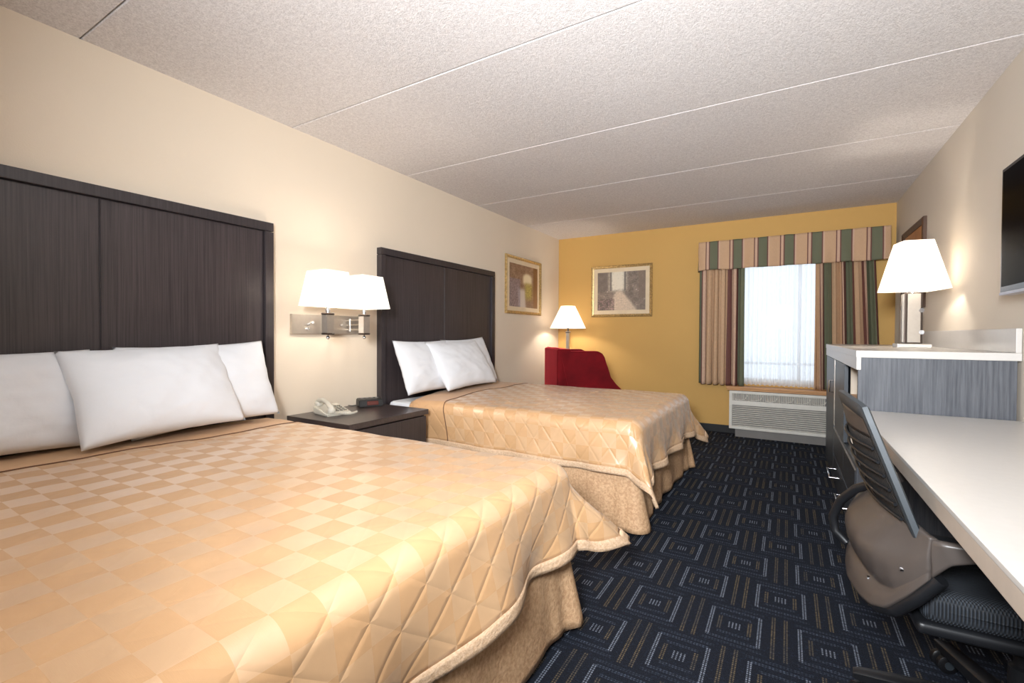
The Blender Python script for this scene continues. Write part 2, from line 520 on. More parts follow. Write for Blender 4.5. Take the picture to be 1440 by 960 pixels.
# ------------------------------------------------------------------ beds
HX = XL + .055
def bed(y0, y1, label):
    t = thing('bed', label, 'bed', (0, 0, 0), 0, 'queen beds')
    bm = bmesh.new(); box(bm, HX + .01, -.735, y0 + .02, y1 - .02, .345, .602, .05, 4)
    obj('mattress', bm, M['sheet'], t, True)
    bm = bmesh.new(); box(bm, HX + .02, -.745, y0 + .03, y1 - .03, .14, .34, .02, 2)
    obj('box_spring', bm, M['sheet'], t, True)
    for x in (HX + .1, -.90):
        for y in (y0 + .14, y1 - .14):
            bm = bmesh.new(); lathe(bm, [(0, 0), (.022, 0), (.022, .012), (.016, .02), (.016, .145), (0, .145)], 12, (x, y, 0))
            obj('leg', bm, M['black_plastic'], t, True)
    # skirt: a thin gathered cloth around near side, foot, far side
    path = []
    xf = -.722; r = .03
    n = 150
    for i in range(n + 1): path.append((HX + .06 + (xf - r - HX - .06) * i / n, y0 + .008, 0, -1))
    for k in range(1, 6): a = -pi / 2 + k * pi / 12; path.append((xf - r + r * cos(a), y0 + .008 + r + r * sin(a), cos(a), sin(a)))
    n2 = 130
    for i in range(n2 + 1): path.append((xf, y0 + .008 + r + (y1 - y0 - .016 - 2 * r) * i / n2, 1, 0))
    for k in range(1, 6): a = k * pi / 12; path.append((xf - r + r * cos(a), y1 - .008 - r + r * sin(a), cos(a), sin(a)))
    for i in range(n + 1): path.append((xf - r + (HX + .06 - xf + r) * i / n, y1 - .008, 0, 1))
    s = [0.]
    for p, q in zip(path, path[1:]): s.append(s[-1] + hypot(q[0] - p[0], q[1] - p[1]))
    NZ = 12
    def f(i, j):
        x, y, nx, ny = path[i]; d = j / NZ
        cor = max(0, 1 - hypot(x - xf, min(abs(y - y0), abs(y - y1))) / .22)
        w = .010 * sin(s[i] * 21 + 2 * sin(s[i] * 3.1)) + .008 * noise.noise(Vector((s[i] * 6, y0, 0)))
        out = d * (.018 + .05 * cor) + w * d ** .8 + .012 * cor * sin(s[i] * 60) * d
        z = .35 - d * (.335 - .02 * abs(sin(s[i] * 2.2 + y0)) - 0)
        return Vector((x + nx * out, y + ny * out, z))
    bm = bmesh.new(); grid(bm, len(path) - 1, NZ, f)
    o = obj('bed_skirt', bm, M['skirt'], t, 'all')
    md = o.modifiers.new('thick', 'SOLIDIFY'); md.thickness = .004; md.offset = -1
    return t

def coverlet(y0, y1, Lf, Ls, label, seed, xh=-2.40, flare_far=.62, flare_near=.42, skew=0.):
    rr = .075; ztop = .628
    xf = -.700 - rr                      # inset edges where the cloth starts to turn
    ya, yb = y0 - .012 + rr, y1 + .012 - rr
    ps = .0125
    S = (xf - xh) + rr * pi / 2 - rr * .3 + Lf; Tn = rr * .3 + Ls + rr * .6
    ns = int(round((S) / ps)); smax = S
    tw = (yb - ya) / 2; yc = (ya + yb) / 2
    tmax = tw + rr * .3 + Ls + rr * .6
    nt_ = int(round(2 * tmax / ps))
    def pos(s, t):
        xe = xh + S; x0 = xh - skew * sstep(-tmax, -.1, t)
        x = x0 + s * (xe - x0) / S; y = yc + t
        a = max(0., x - xf); b = max(0., abs(t) - tw); sg = 1 if t > 0 else -1
        r = hypot(a, b)
        # top surface with a slight crown and soft wrinkles
        bx_, by_ = min(x, xf), yc + max(-tw, min(tw, t))
        crown = .012 * (1 - (t / tmax) ** 2) 
        wr = .006 * noise.noise(Vector((bx_ * 3.1, by_ * 3.1, seed))) + .0025 * noise.noise(Vector((bx_ * 9, by_ * 11, seed + 4)))
        headroll = -.022 * (1 - sstep(0, .05, s))
        headwave = .012 * exp_(-((s - .335) / .03) ** 2) * 0
        z = ztop + crown + wr + headroll + headwave
        if r <= 1e-9: return Vector((x, y, z))
        ph = atan2(b, a); ux, uy = a / r, sg * b / r
        k = sin(2 * ph) ** 2
        fl = (flare_far if sg > 0 else flare_near)
        base = .10 if b > a else .13
        tang = (by_ if a > b else bx_)
        ang_fl = base + (fl - base) * k ** .8
        q = r / rr
        if q < pi / 2: out, dn = rr * sin(q), rr * (1 - cos(q))
        else:
            rem = r - rr * pi / 2
            rip = (.10 * sin(tang * 13 + 3 * noise.noise(Vector((tang * 2, seed, 0)))) * (1 - k) + .16 * sin(ph * 7 + seed) * k) * min(1, rem / .2)
            rip += .10 * noise.noise(Vector((tang * 5, rem * 4, seed + 9)))
            an = ang_fl + rip
            out = rr + rem * sin(an); dn = rr + rem * cos(an)
        return Vector((bx_ + ux * out, by_ + uy * out, z - dn))
    P = lambda i: i / ns * smax
    Q = lambda j: -tmax + 2 * tmax * j / nt_
    hem = .042
    # main cloth and hem are two meshes sharing a border
    root = None
    ih = ns - int(round(hem / ps)); j0 = int(round(hem / ps)); j1 = nt_ - j0
    bm = bmesh.new()
    grid(bm, ih, j1 - j0, lambda i, j: pos(P(i), Q(j + j0)), lambda i, j: (P(i), Q(j + j0)))
    root = obj('coverlet', bm, M['coverlet'], None, 'all')
    md = root.modifiers.new('thick', 'SOLIDIFY'); md.thickness = .012; md.offset = -1
    tag(root, label, 'bedspread', 'coverlets on the beds')
    bm = bmesh.new()
    def strip(i0, i1, ja, jb):
        grid(bm, i1 - i0, jb - ja, lambda i, j: pos(P(i + i0), Q(j + ja)), lambda i, j: (P(i + i0), Q(j + ja)))
    strip(0, ih, 0, j0); strip(0, ih, j1, nt_); strip(ih, ns, 0, nt_)
    bmesh.ops.remove_doubles(bm, verts=bm.verts, dist=1e-5)
    h = obj('hem', bm, M['hem'], root, 'all')
    h['label'] = 'pale textured border of the coverlet'
    md = h.modifiers.new('thick', 'SOLIDIFY'); md.thickness = .018; md.offset = -.6
    bm = bmesh.new()
    pts = []
    for j in range(j0, j1 + 1, 2):
        t = Q(j); s_ = .335 + .03 * noise.noise(Vector((t * 2.3, seed, 3))) 
        a = pos(s_, t); n = (pos(s_ + .01, t) - a).cross(pos(s_, t + .01) - a).normalized()
        pts.append(a + n * .001)
    tube(bm, pts, .0035, 6)
    obj('piping', bm, M['stitch'], root, True)
    return root
def exp_(x): return math.exp(x)

bed(.115, 1.648, 'near queen bed with gathered beige skirt, foot towards the desk chair')
bed(2.595, 4.128, 'far queen bed with gathered beige skirt, between nightstand and red armchair')
coverlet(.115, 1.648, .262, .275, 'gold checked quilted coverlet spread on the near bed', 2.3, -2.665)
coverlet(2.595, 4.128, .285, .275, 'gold checked quilted coverlet spread on the far bed', 8.1, -2.40, .45, .40, .22)

# ------------------------------------------------------------------ pillows
def pillow_bm(w, h, th, seed):
    bm = bmesh.new(); N = 44; Mv = 32
    def P(sgn):
        def f(i, j):
            u = -1 + 2 * i / N; v = -1 + 2 * j / Mv
            e = max(0., (1 - abs(u) ** 2.6)) ** .55 * max(0., (1 - abs(v) ** 2.4)) ** .55
            x = u * w / 2 * (1 - .055 * (1 - abs(v)) * abs(u) ** 3 * 1 - 0) 
            y = v * h / 2 * (1 - .07 * (1 - u * u) * abs(v) ** 3 * 1)
            fold = .006 * noise.noise(Vector((u * 3 + seed, v * 3, sgn))) + .004 * noise.noise(Vector((u * 7 + seed, v * 8, sgn * 2)))
            ridge = .004 * sin(9 * atan2(v, u)) * e * (u * u + v * v)
            return Vector((x, y, sgn * (e * th / 2 + (fold + ridge) * min(1, e * 3)) + .004 * sgn * (1 if max(abs(u), abs(v)) < .999 else 0)))
        return f
    grid(bm, N, Mv, P(1)); grid(bm, N, Mv, P(-1))
    bmesh.ops.remove_doubles(bm, verts=bm.verts, dist=1e-4)
    return bm
def pillow(xb, yc, zb, lean, w, h, th, label, seed, roll=0., group='white bed pillows'):
    """bottom edge at (xb,yc,zb), leaning back towards the headboard"""
    bm = pillow_bm(w, h, th, seed)
    o = obj('pillow', bm, M['pillow'], None, 'all')
    a = math.radians(lean)
    up = Vector((-cos(a), 0, sin(a))); side = Vector((0, 1, 0)); nrm = side.cross(up)
    R = Matrix((side, up, nrm)).transposed().to_4x4()
    R = R @ Matrix.Rotation(roll, 4, 'Z')
    o.matrix_world = Matrix.Translation(Vector((xb, yc, zb)) + up * (h / 2)) @ R
    tag(o, label, 'pillow', group)
    return o
pillow(-2.525, .455, .648, 73, .70, .42, .15, 'white pillow at the left edge of the photo, on the near bed', 1)
pillow(-2.485, 1.235, .656, 70, .70, .44, .15, 'white pillow against the headboard at the right side of the near bed', 2, .035)
pillow(-2.385, 1.01, .668, 60, .65, .45, .19, 'plump white pillow in front of the other two on the near bed', 3, .04)
pillow(-2.47, 2.94, .656, 68, .65, .45, .14, 'white pillow on the far bed, nearest the nightstand', 4)
pillow(-2.50, 3.58, .650, 68, .68, .47, .14, 'white pillow against the headboard behind the front pillow of the far bed', 5, .04)
pillow(-2.345, 3.295, .670, 58, .73, .46, .17, 'white pillow in front of the other two on the far bed', 6, .02)

# ------------------------------------------------------------------ nightstand
t = thing('nightstand', 'dark espresso nightstand between the two beds', 'nightstand', (0, 0, 0))
ny0, ny1, nx1 = 1.80, 2.485, -2.155
obj('table_top', bx(XL + .004, nx1, ny0, ny1, .565, .60, .004), M['espresso_top'], t)
bm = bmesh.new(); box(bm, XL + .006, nx1 - .03, ny0 + .012, ny1 - .012, .06, .564, .003); box(bm, XL + .03, nx1 - .06, ny0 + .03, ny1 - .03, 0, .061)
obj('body', bm, M['espresso'], t)
for z0, z1 in ((.325, .555), (.08, .315)):
    d = obj('drawer', bx(nx1 - .03, nx1 - .008, ny0 + .016, ny1 - .016, z0, z1, .003), M['espresso_frame'], t)
    bm = bmesh.new(); zc = (z0 + z1) / 2; yc = (ny0 + ny1) / 2
    tube(bm, [(nx1 - .010, yc - .07, zc), (nx1 + .018, yc - .07, zc), (nx1 + .018, yc + .07, zc), (nx1 - .010, yc + .07, zc)], .005, 8)
    obj('handle', bm, M['nickel'], d, True)

# telephone
t = thing('telephone', 'ivory desk telephone on the nightstand', 'telephone', (-2.56, 2.005, .60), math.radians(-12))
bm = bmesh.new()
prism(bm, [(-.10, 0), (.10, 0), (.10, .018), (-.10, .055)], -.085, .085)
bmesh.ops.bevel(bm, geom=list(bm.edges), offset=.008, segments=3, affect='EDGES')
obj('base', bm, M['phone'], t, True)
for i in range(4):
    for j in range(3):
        x = .06 - i * .03; z = .0185 + (.10 - x) / .20 * .037
        bm = bmesh.new(); box(bm, x - .009, x + .009, -.005 + j * .026, .013 + j * .026, z - .002, z + .005, .002, 1)
        obj('key', bm, M['phone_dark'], t)
bm = bmesh.new()
tube(bm, [(-.105, -.05, .066), (-.08, -.05, .082), (-.03, -.05, .092), (.03, -.05, .080), (.085, -.05, .052), (.105, -.05, .036)], [.016, .019, .014, .014, .019, .016], 14)
for x, z in ((-.088, .064), (.088, .036)):
    lathe(bm, [(0, -.014), (.024, -.014), (.027, -.004), (.027, .008), (.018, .018), (0, .02)], 18, (x, -.05, z))
obj('handset', bm, M['phone'], t, True)
bm = bmesh.new()
pts = []
for k in range(200):
    f = k / 199; cx = .10 + .05 * sin(f * pi); cy = -.05 + .17 * f; a = f * 2 * pi * 26
    pts.append((cx + .006 * cos(a), cy, .012 + .006 * sin(a) + .020 * (1 - f) ** 4))
tube(bm, pts, .0022, 5)
obj('cord', bm, M['phone'], t, True)

# alarm clock
t = thing('alarm_clock', 'small black alarm clock on the nightstand beside the far headboard', 'alarm clock', (-2.60, 2.355, .60), math.radians(-28))
bm = bmesh.new()
prism(bm, [(-.055, .004), (.058, .004), (.046, .052), (-.045, .060)], -.085, .085)
bmesh.ops.bevel(bm, geom=list(bm.edges), offset=.006, segments=3, affect='EDGES')
for y in (-.06, .06): box(bm, -.04, .04, y - .01, y + .01, 0, .006)
obj('case', bm, M['black_plastic'], t, True)
R = Matrix.Translation((.053, 0, .028)) @ Matrix.Rotation(math.radians(-14), 4, 'Y')
obj('display', bx(-.002, .003, -.03, .05, -.014, .015, .002, 1, R), M['display'], t)
for k in range(4):
    obj('button', bx(-.02, .0, -.06 + k * .034, -.04 + k * .034, .055, .062, .002, 1), M['ac_dark'], t)
bm = bmesh.new(); tube(bm, [(-.045, -.05, .02), (-.06, -.07, .005), (-.05, -.11, .004), (-.09, -.13, .004)], .0025, 6)
obj('cord', bm, M['black_plastic'], t, True)

# ------------------------------------------------------------------ twin wall lamp
def square_shade(bm, c, wb, wt, h, thick=.003):
    """open square shade, base centre c"""
    cx, cy, cz = c
    loops = []
    for w, z in ((wb, 0), (wt, h), (wt - 2 * thick, h), (wb - 2 * thick, 0)):
        a = w / 2; loops.append([bm.verts.new((cx + sx * a, cy + sy * a, cz + z)) for sx, sy in ((-1, -1), (1, -1), (1, 1), (-1, 1))])
    for i in range(4):
        A, B = loops[i], loops[(i + 1) % 4]
        for k in range(4): bm.faces.new((A[k], A[(k + 1) % 4], B[(k + 1) % 4], B[k]))

t = thing('wall_lamp', 'twin nickel wall lamp with two white square shades between the headboards', 'wall lamp', (XL, 2.1, 1.185))
def L(v): return (v[0] - XL, v[1] - 2.1, v[2] - 1.185)
bm = bmesh.new(); box(bm, 0, .022, -.275, .285, -.065, .065, .004, 2); obj('back_plate', bm, M['nickel'], t)
for y, z in ((-.16, .0), (-.13, .012), (-.165, -.03), (.1, 0.)):
    bm = bmesh.new(); tube(bm, [(.02, y, z), (.034, y, z)], .009, 12)
    obj('screw', bm, M['chrome'], t, True)
for (lx, ly), piv in (((-2.45, 1.886), -.03), ((-2.45, 2.172), .16)):
    cx, cy, _ = L((lx, ly, 0))
    bm = bmesh.new()
    for z in (-.032, 0, .032):
        tube(bm, [(.02, piv, z), (.07, piv, z), (cx - .018, cy, z)], .0065, 10)
    tube(bm, [(.05, piv, -.045), (.05, piv, .045)], .010, 12)
    obj('swing_arm', bm, M['nickel'], t, True)
    body = bmesh.new(); box(body, cx - .026, cx + .026, cy - .026, cy + .026, -.058, .058, .003)
    bo = obj('lamp_body', body, M['nickel'], t)
    for z in (-.062, .062):
        bm = bmesh.new(); lathe(bm, [(0, -.006), (.036, -.006), (.040, 0), (.036, .006), (0, .006)], 28, (cx, cy, z))
        obj('disc', bm, M['bronze'], bo, True)
    bm = bmesh.new(); lathe(bm, [(0, -.098), (.009, -.094), (.012, -.086), (.009, -.078), (.005, -.074), (.008, -.066), (0, -.066)], 16, (cx, cy, 0))
    obj('finial', bm, M['chrome'], bo, True)
    bm = bmesh.new(); lathe(bm, [(0, .066), (.014, .066), (.014, .09), (.009, .094), (.009, .115), (.017, .118), (.017, .16), (0, .165)], 18, (cx, cy, 0))
    obj('socket', bm, M['chrome'], bo, True)
    bm = bmesh.new(); square_shade(bm, (cx, cy, .108), .24, .172, .215)
    so = obj('lamp_shade', bm, M['shade'], t)
    bm = bmesh.new()
    for a, b_ in (((-1, 0), (1, 0)), ((0, -1), (0, 1))):
        tube(bm, [(cx + a[0] * .084, cy + a[1] * .084, .318), (cx + b_[0] * .084, cy + b_[1] * .084, .318)], .002, 6)
    tube(bm, [(cx, cy, .16), (cx, cy, .32)], .003, 6)
    obj('shade_carrier', bm, M['nickel'], so)

# ------------------------------------------------------------------ pictures
def picture_print(bm_w, bm_h, seed, kind):
    """a vertex-coloured sheet in local (u right, v up), facing +z"""
    bm = bmesh.new(); nu, nv = 84, 68
    V = grid(bm, nu, nv, lambda i, j: Vector(((i / nu - .5) * bm_w, (j / nv - .5) * bm_h, 0)))
    me_cols = []
    bm.verts.ensure_lookup_table()
    for v in bm.verts:
        u = v.co.x / bm_w + .5; w = v.co.y / bm_h + .5
        n1 = noise.noise(Vector((u * 9 + seed, w * 9, 0))); n2 = noise.noise(Vector((u * 30 + seed, w * 34, 2))); n3 = noise.noise(Vector((u * 60, w * 60, seed)))
        f = .5 + .35 * n1 + .4 * n2 + .25 * n3
        if kind == 'path':
            c = Vector((96, 84, 74)).lerp(Vector((158, 142, 128)), max(0, min(1, f)))
            if f > .9: c = Vector((196, 176, 168))
            gl = sstep(.26, .05, abs(u - .43)) * sstep(.42, .6, w)             # bright clearing
            c = c.lerp(Vector((226, 216, 196)), min(1, gl * (1.15 + .5 * n2)))
            if abs(abs(u - .43) - .15) < .018 and w > .5: c = c.lerp(Vector((104, 96, 88)), .8)      # posts
            pw = .05 + .34 * max(0, .50 - w) * 1.5
            pt = sstep(pw + .05, pw - .03, abs(u - .46 - .12 * (.5 - w))) * sstep(.54, .46, w)
            c = c.lerp(Vector((206, 184, 160)) * (1 + .12 * n2), pt)
            if u < .22 and .5 < w: c = c.lerp(Vector((110, 98, 90)), .6)
            if u > .86 and w > .3: c = c.lerp(Vector((124, 106, 92)), .7)
            if w < .3 and u < .36: c = c.lerp(Vector((150, 116, 116)) if n2 > .1 else Vector((92, 80, 72)), .6)
        else:
            c = Vector((116, 84, 56)).lerp(Vector((172, 140, 116)), max(0, min(1, f)))
            ar = sstep(.22, .10, hypot((u - .62) * 1.0, max(0, w - .70) * 1.4)) * sstep(.5, .62, w) * sstep(.98, .9, w)
            c = c.lerp(Vector((232, 216, 180)), ar)
            gr = sstep(.2, .06, abs(u - .66)) * sstep(.66, .5, w) * sstep(.1, .3, w)
            c = c.lerp(Vector((176, 158, 84)) * (1 + .25 * n2), gr)
            pt = sstep(.17, .08, abs(u - .42 + .1 * (w - .2))) * sstep(.5, .36, w)
            c = c.lerp(Vector((206, 192, 178)), pt)
            if u < .36 and w < .66: c = c.lerp(Vector((142, 128, 140)) * (1 + .3 * n2), .6)
            if u > .84: c = c.lerp(Vector((132, 90, 44)), .8)
        me_cols.append(srgb(*[max(0, min(255, x)) for x in c]))
    return bm, me_cols

def picture(name, label, w, h, wall, loc, kind, seed, fw=.035, matw=.05, mats=('gilt', 'mat_board')):
    t = thing(name, label, 'picture', loc, 0)
    # local frame: u right, v up, n out of the wall
    if wall == 'left': R = Matrix(((0, 0, 1), (1, 0, 0), (0, 1, 0))).to_4x4()
    elif wall == 'far': R = Matrix(((1, 0, 0), (0, 0, -1), (0, 1, 0))).to_4x4()
    else: R = Matrix(((0, 0, -1), (-1, 0, 0), (0, 1, 0))).to_4x4()
    bm = bmesh.new()
    prof = [(0, 0), (0, .022), (.25 * fw, .030), (.55 * fw, .022), (fw, .016), (fw, 0)]
    rings = []
    for ins, d in prof:
        a, b_ = w / 2 - ins, h / 2 - ins
        rings.append([bm.verts.new((x, y, d)) for x, y in ((-a, -b_), (a, -b_), (a, b_), (-a, b_))])
    for A, B in zip(rings, rings[1:] + rings[:1]):
        for k in range(4): bm.faces.new((A[k], A[(k + 1) % 4], B[(k + 1) % 4], B[k]))
    bmesh.ops.transform(bm, matrix=R, verts=bm.verts)
    obj('frame', bm, M[mats[0]], t)
    bm = bx(-w / 2 + fw * .8, w / 2 - fw * .8, -h / 2 + fw * .8, h / 2 - fw * .8, .002, .010)
    bmesh.ops.transform(bm, matrix=R, verts=bm.verts)
    obj('mat_board', bm, M[mats[1]], t)
    if kind:
        bm, cols = picture_print(w - 2 * fw - 2 * matw, h - 2 * fw - 2 * matw, seed, kind)
        bmesh.ops.transform(bm, matrix=Matrix.Translation((0, 0, .0115)), verts=bm.verts)
        bmesh.ops.transform(bm, matrix=R, verts=bm.verts)
        o = obj('print', bm, M['print'], t)
        at = o.data.attributes.new('print', 'FLOAT_COLOR', 'POINT')
        for i, c in enumerate(cols): at.data[i].color = c
    return t
picture('picture', 'gilt framed garden print on the cream wall by the corner', .855, .67, 'left', (XL, 4.872, 1.70), 'arch', 3.3)
picture('picture', 'gilt framed garden path print on the mustard wall', .80, .665, 'far', (-1.855, YF, 1.692), 'path', 11.2)
M['amber'] = simple('amber print', srgb(176, 116, 62), .4, var=.25, vscale=5)
picture('picture', 'dark walnut framed picture on the right wall behind the dresser lamp', .76, .70, 'right', (XR, 5.07, 1.70), None, 1, .05, .04, ('mirror_frame', 'amber'))

# ------------------------------------------------------------------ floor lamp
t = thing('floor_lamp', 'floor lamp with white shade in the corner behind the red armchair', 'floor lamp', (-2.42, 5.47, 0))
bm = bmesh.new(); lathe(bm, [(0, 0), (.13, 0), (.135, .008), (.13, .018), (.04, .026), (.03, .04), (0, .04)], 40); obj('base', bm, M['nickel'], t, True)
bm = bmesh.new(); box(bm, -.020, .020, -.020, .020, .035, 1.15, .004); obj('pole', bm, M['nickel'], t)
bm = bmesh.new(); lathe(bm, [(0, 1.15), (.032, 1.15), (.036, 1.155), (.032, 1.165), (.012, 1.17), (.012, 1.25), (0, 1.25)], 24); obj('socket', bm, M['bronze'], t, True)
bm = bmesh.new()
N = 40
prof = [(.235, 1.205), (.092, 1.49), (.089, 1.49), (.231, 1.207), (.235, 1.205)]
lathe(bm, prof, 10)
o = obj('lamp_shade', bm, M['shade_cool'], t)
bm = bmesh.new(); tube(bm, [(0, 0, 1.24), (0, 0, 1.488)], .004, 8); tube(bm, [(-.089, 0, 1.483), (.089, 0, 1.483)], .003, 6); tube(bm, [(0, -.089, 1.483), (0, .089, 1.483)], .003, 6)
obj('shade_carrier', bm, M['nickel'], o)

# ------------------------------------------------------------------ armchair
t = thing('armchair', 'crimson velvet armchair in the corner past the far bed', 'armchair', (-1.965, 4.86, 0), math.radians(37))
Dp, Wd = .37, .375
def wing(yc, sg):
    """side wing: slopes from the back top to a low arm front"""
    bm = bmesh.new()
    poly = [(-Dp + .02, .10), (Dp - .02, .10), (Dp, .14), (Dp, .50), (Dp - .015, .535), (Dp - .05, .55), (.27, .565), (.235, .60), (.20, .68), (.165, .79), (.135, .89), (.11, .93), (.06, .955), (-Dp + .02, .955)]
    prism(bm, poly, yc - .045, yc + .045)
    bmesh.ops.bevel(bm, geom=[e for e in bm.edges], offset=.022, segments=4, profile=.6, affect='EDGES')
    return bm
obj('arm', wing(-Wd + .045, -1), M['velvet'], t, True)
obj('arm', wing(Wd - .045, 1), M['velvet'], t, True)
bm = bmesh.new(); box(bm, -Dp, -Dp + .15, -Wd, Wd, .10, .975, .035, 5); obj('backrest', bm, M['velvet'], t, True)
bm = bmesh.new(); box(bm, -Dp + .10, Dp - .005, -Wd + .08, Wd - .08, .10, .34, .02, 3); obj('seat_base', bm, M['velvet'], t, True)
bm = bmesh.new(); box(bm, -Dp + .13, Dp + .02, -Wd + .095, Wd - .095, .34, .475, .04, 5); obj('seat_cushion', bm, M['velvet'], t, True)
for sx in (-1, 1):
    for sy in (-1, 1):
        bm = bmesh.new(); lathe(bm, [(0, 0), (.016, 0), (.026, .11), (0, .11)], 14, (sx * (Dp - .06), sy * (Wd - .06), 0)); obj('leg', bm, M['espresso'], t, True)
# piping along the back corner
bm = bmesh.new(); tube(bm, [(-Dp + .16, -Wd - .001, .40), (-Dp + .10, -Wd - .001, .62), (-Dp + .055, -Wd - .001, .82), (-Dp + .03, -Wd + .008, .945), (-Dp + .03, -Wd + .05, .975), (-Dp + .03, Wd - .05, .975), (-Dp + .03, Wd - .008, .945), (-Dp + .055, Wd + .001, .82), (-Dp + .16, Wd + .001, .40)], .007, 8)
obj('piping', bm, M['velvet'], t, True)

# ------------------------------------------------------------------ drapery
def curtain(name, label, x0, x1, z0, z1, y, npl, amp, full, mat, seed, nz=30, top_x=None, cat='curtain', u0=0.):
    bm = bmesh.new(); nx = npl * 14
    def f(i, j):
        u = i / nx; w = j / nz
        tx0, tx1 = top_x if top_x else (x0, x1)
        xa = x0 + (tx0 - x0) * w; xb = x1 + (tx1 - x1) * w
        ph = u * npl * 2 * pi + .8 * noise.noise(Vector((u * npl * .7, seed, w * .5)))
        a = amp * (1 + .5 * noise.noise(Vector((u * npl * .6, seed + 5, w)))) * (.75 + .25 * (1 - w))
        return Vector((xa + (xb - xa) * u + .35 * a * sin(2 * ph + seed), y + a * sin(ph) + .2 * a * sin(2.7 * ph + 1), z0 + (z1 - z0) * w + .004 * sin(ph)))
    bm_uv = lambda i, j: (u0 + i / nx * (x1 - x0) * full, j / nz * (z1 - z0))
    grid(bm, nx, nz, f, bm_uv)
    o = obj(name, bm, mat, None, 'all')
    if mat is not M['sheer']:
        md = o.modifiers.new('thick', 'SOLIDIFY'); md.thickness = .003
    return tag(o, label, cat)
curtain('curtain', 'striped tan and green curtain left of the sheer', -.895, -.425, .565, 1.93, YF - .100, 7, .036, .42, M['stripe'], 2.2, u0=.07)
curtain('curtain', 'striped tan and green curtain right of the sheer, swept at its outer edge', .245, .79, .565, 1.93, YF - .100, 8, .036, 1.25, M['stripe'], 6.7, top_x=(.235, .73), u0=.145)
curtain('sheer_curtain', 'white sheer curtain glowing with daylight in the window', -.47, .62, .575, 1.95, YF - .035, 24, .011, 1.5, M['sheer'], 4.1, nz=24)

# valance: a boxed, lightly gathered band with returns
bm = bmesh.new()
vx0, vx1, yb = -.895, .845, YF - .165
path = [(vx0, YF - .01, -1, 0)]
for k in range(1, 9): path.append((vx0, YF - .01 + (yb - YF + .01) * k / 8, -1, 0))
nv = 220
for k in range(1, nv + 1): path.append((vx0 + (vx1 - vx0) * k / nv, yb, 0, -1))
for k in range(1, 9): path.append((vx1, yb + (YF - .01 - yb) * k / 8, 1, 0))
s = [0.]
for p, q in zip(path, path[1:]): s.append(s[-1] + hypot(q[0] - p[0], q[1] - p[1]))
NZ = 16
def vf(i, j):
    x, y, nx_, ny_ = path[i]; w = j / NZ
    o = (.007 * sin(s[i] * 38 + 2 * noise.noise(Vector((s[i] * 3, 0, 1)))) + .016 * noise.noise(Vector((s[i] * 8, w * 1.5, 3)))) * (1.1 - .5 * w)
    dz = .008 * noise.noise(Vector((s[i] * 5, 0, 9))) + (.015 * sstep(1.9, 2.05, s[i]) if j == 0 else 0)
    top = .004 * noise.noise(Vector((s[i] * 14, 5, 9)))
    return Vector((x + nx_ * (.006 + o), y + ny_ * (.006 + o), 1.868 + (2.192 - 1.868) * w + (dz * (1 - w)) + top * w))
grid(bm, len(path) - 1, NZ, vf, lambda i, j: (s[i] - .032, j / NZ * .3))
val = obj('valance', bm, M['stripe'], None, 'all')
md = val.modifiers.new('thick', 'SOLIDIFY'); md.thickness = .004
tag(val, 'striped tan and green valance across the top of the window', 'valance')
bm = bmesh.new(); box(bm, vx0 + .012, vx1 - .012, YF - .15, YF - .002, 2.150, 2.168, .003)
obj('board', bm, M['white_trim'], val)
bm = bmesh.new(); tube(bm, [(vx0 + .02, YF - .085, 1.945), (vx1 - .02, YF - .085, 1.945)], .010, 10)
cr = obj('curtain_rod', bm, M['white_trim'], val, True)

# ------------------------------------------------------------------ air conditioner
t = thing('air_conditioner', 'ivory wall air conditioner under the window', 'air conditioner', (0, 0, 0))
ax0, ax1, ayf, az0, az1 = -.553, .52, YF - .20, .09, .512
bm = bmesh.new(); box(bm, ax0, ax1, ayf + .012, YF - .002, az0, az1, .012, 3); 
box(bm, ax0, ax0 + .03, ayf, ayf + .02, az0, az1, .006); box(bm, ax1 - .03, ax1, ayf, ayf + .02, az0, az1, .006)
box(bm, ax0 + .02, ax1 - .02, ayf, ayf + .02, az0, az0 + .03, .005); box(bm, ax0 + .02, ax1 - .02, ayf, ayf + .02, .355, .405, .005)
box(bm, ax0 + .02, ax1 - .02, ayf, ayf + .02, az1 - .03, az1, .005)
obj('case', bm, M['ac'], t)
obj('plinth', bx(ax0 + .06, ax1 - .06, ayf + .03, YF - .014, .0, .09, .003), M['ac_dark'], t)
bm = bmesh.new()
for k in range(11):
    z = .130 + k * .0212
    R = Matrix.Translation((0, ayf + .010, z)) @ Matrix.Rotation(math.radians(28), 4, 'X')
    box(bm, ax0 + .035, ax1 - .035, -.009, .009, -.003, .003, 0, 1, R)
obj('front_grille', bm, M['ac'], t)
obj('grille_backing', bx(ax0 + .031, ax1 - .031, ayf + .0105, ayf + .0125, .121, .354), M['ac_dark'], t)  # dark plate puts the shade between the slats into colour
bm = bmesh.new(); box(bm, ax0 + .033, .352, ayf + .010, ayf + .014, .405, .482); obj('vent_backing', bm, M['ac_dark'], t)
bm = bmesh.new()
xv = ax0 + .04
while xv < .345:
    R = Matrix.Translation((xv, ayf + .006, .4435)) @ Matrix.Rotation(math.radians(32), 4, 'Z') 
    box(bm, -.0022, .0022, -.009, .009, -.038, .038, 0, 1, R); xv += .0165
for k in range(6): 
    x = ax0 + .06 + k * .145
    tube(bm, [(x, ayf - .001, .420), (x + .05, ayf - .001, .411), (x + .10, ayf - .001, .428), (x + .125, ayf - .001, .47)], .004, 6)
obj('top_vent', bm, M['ac'], t)
bm = bmesh.new(); box(bm, .375, ax1 - .035, ayf + .004, ayf + .014, .412, .478, .002); obj('control_panel', bm, M['black_base'], t)
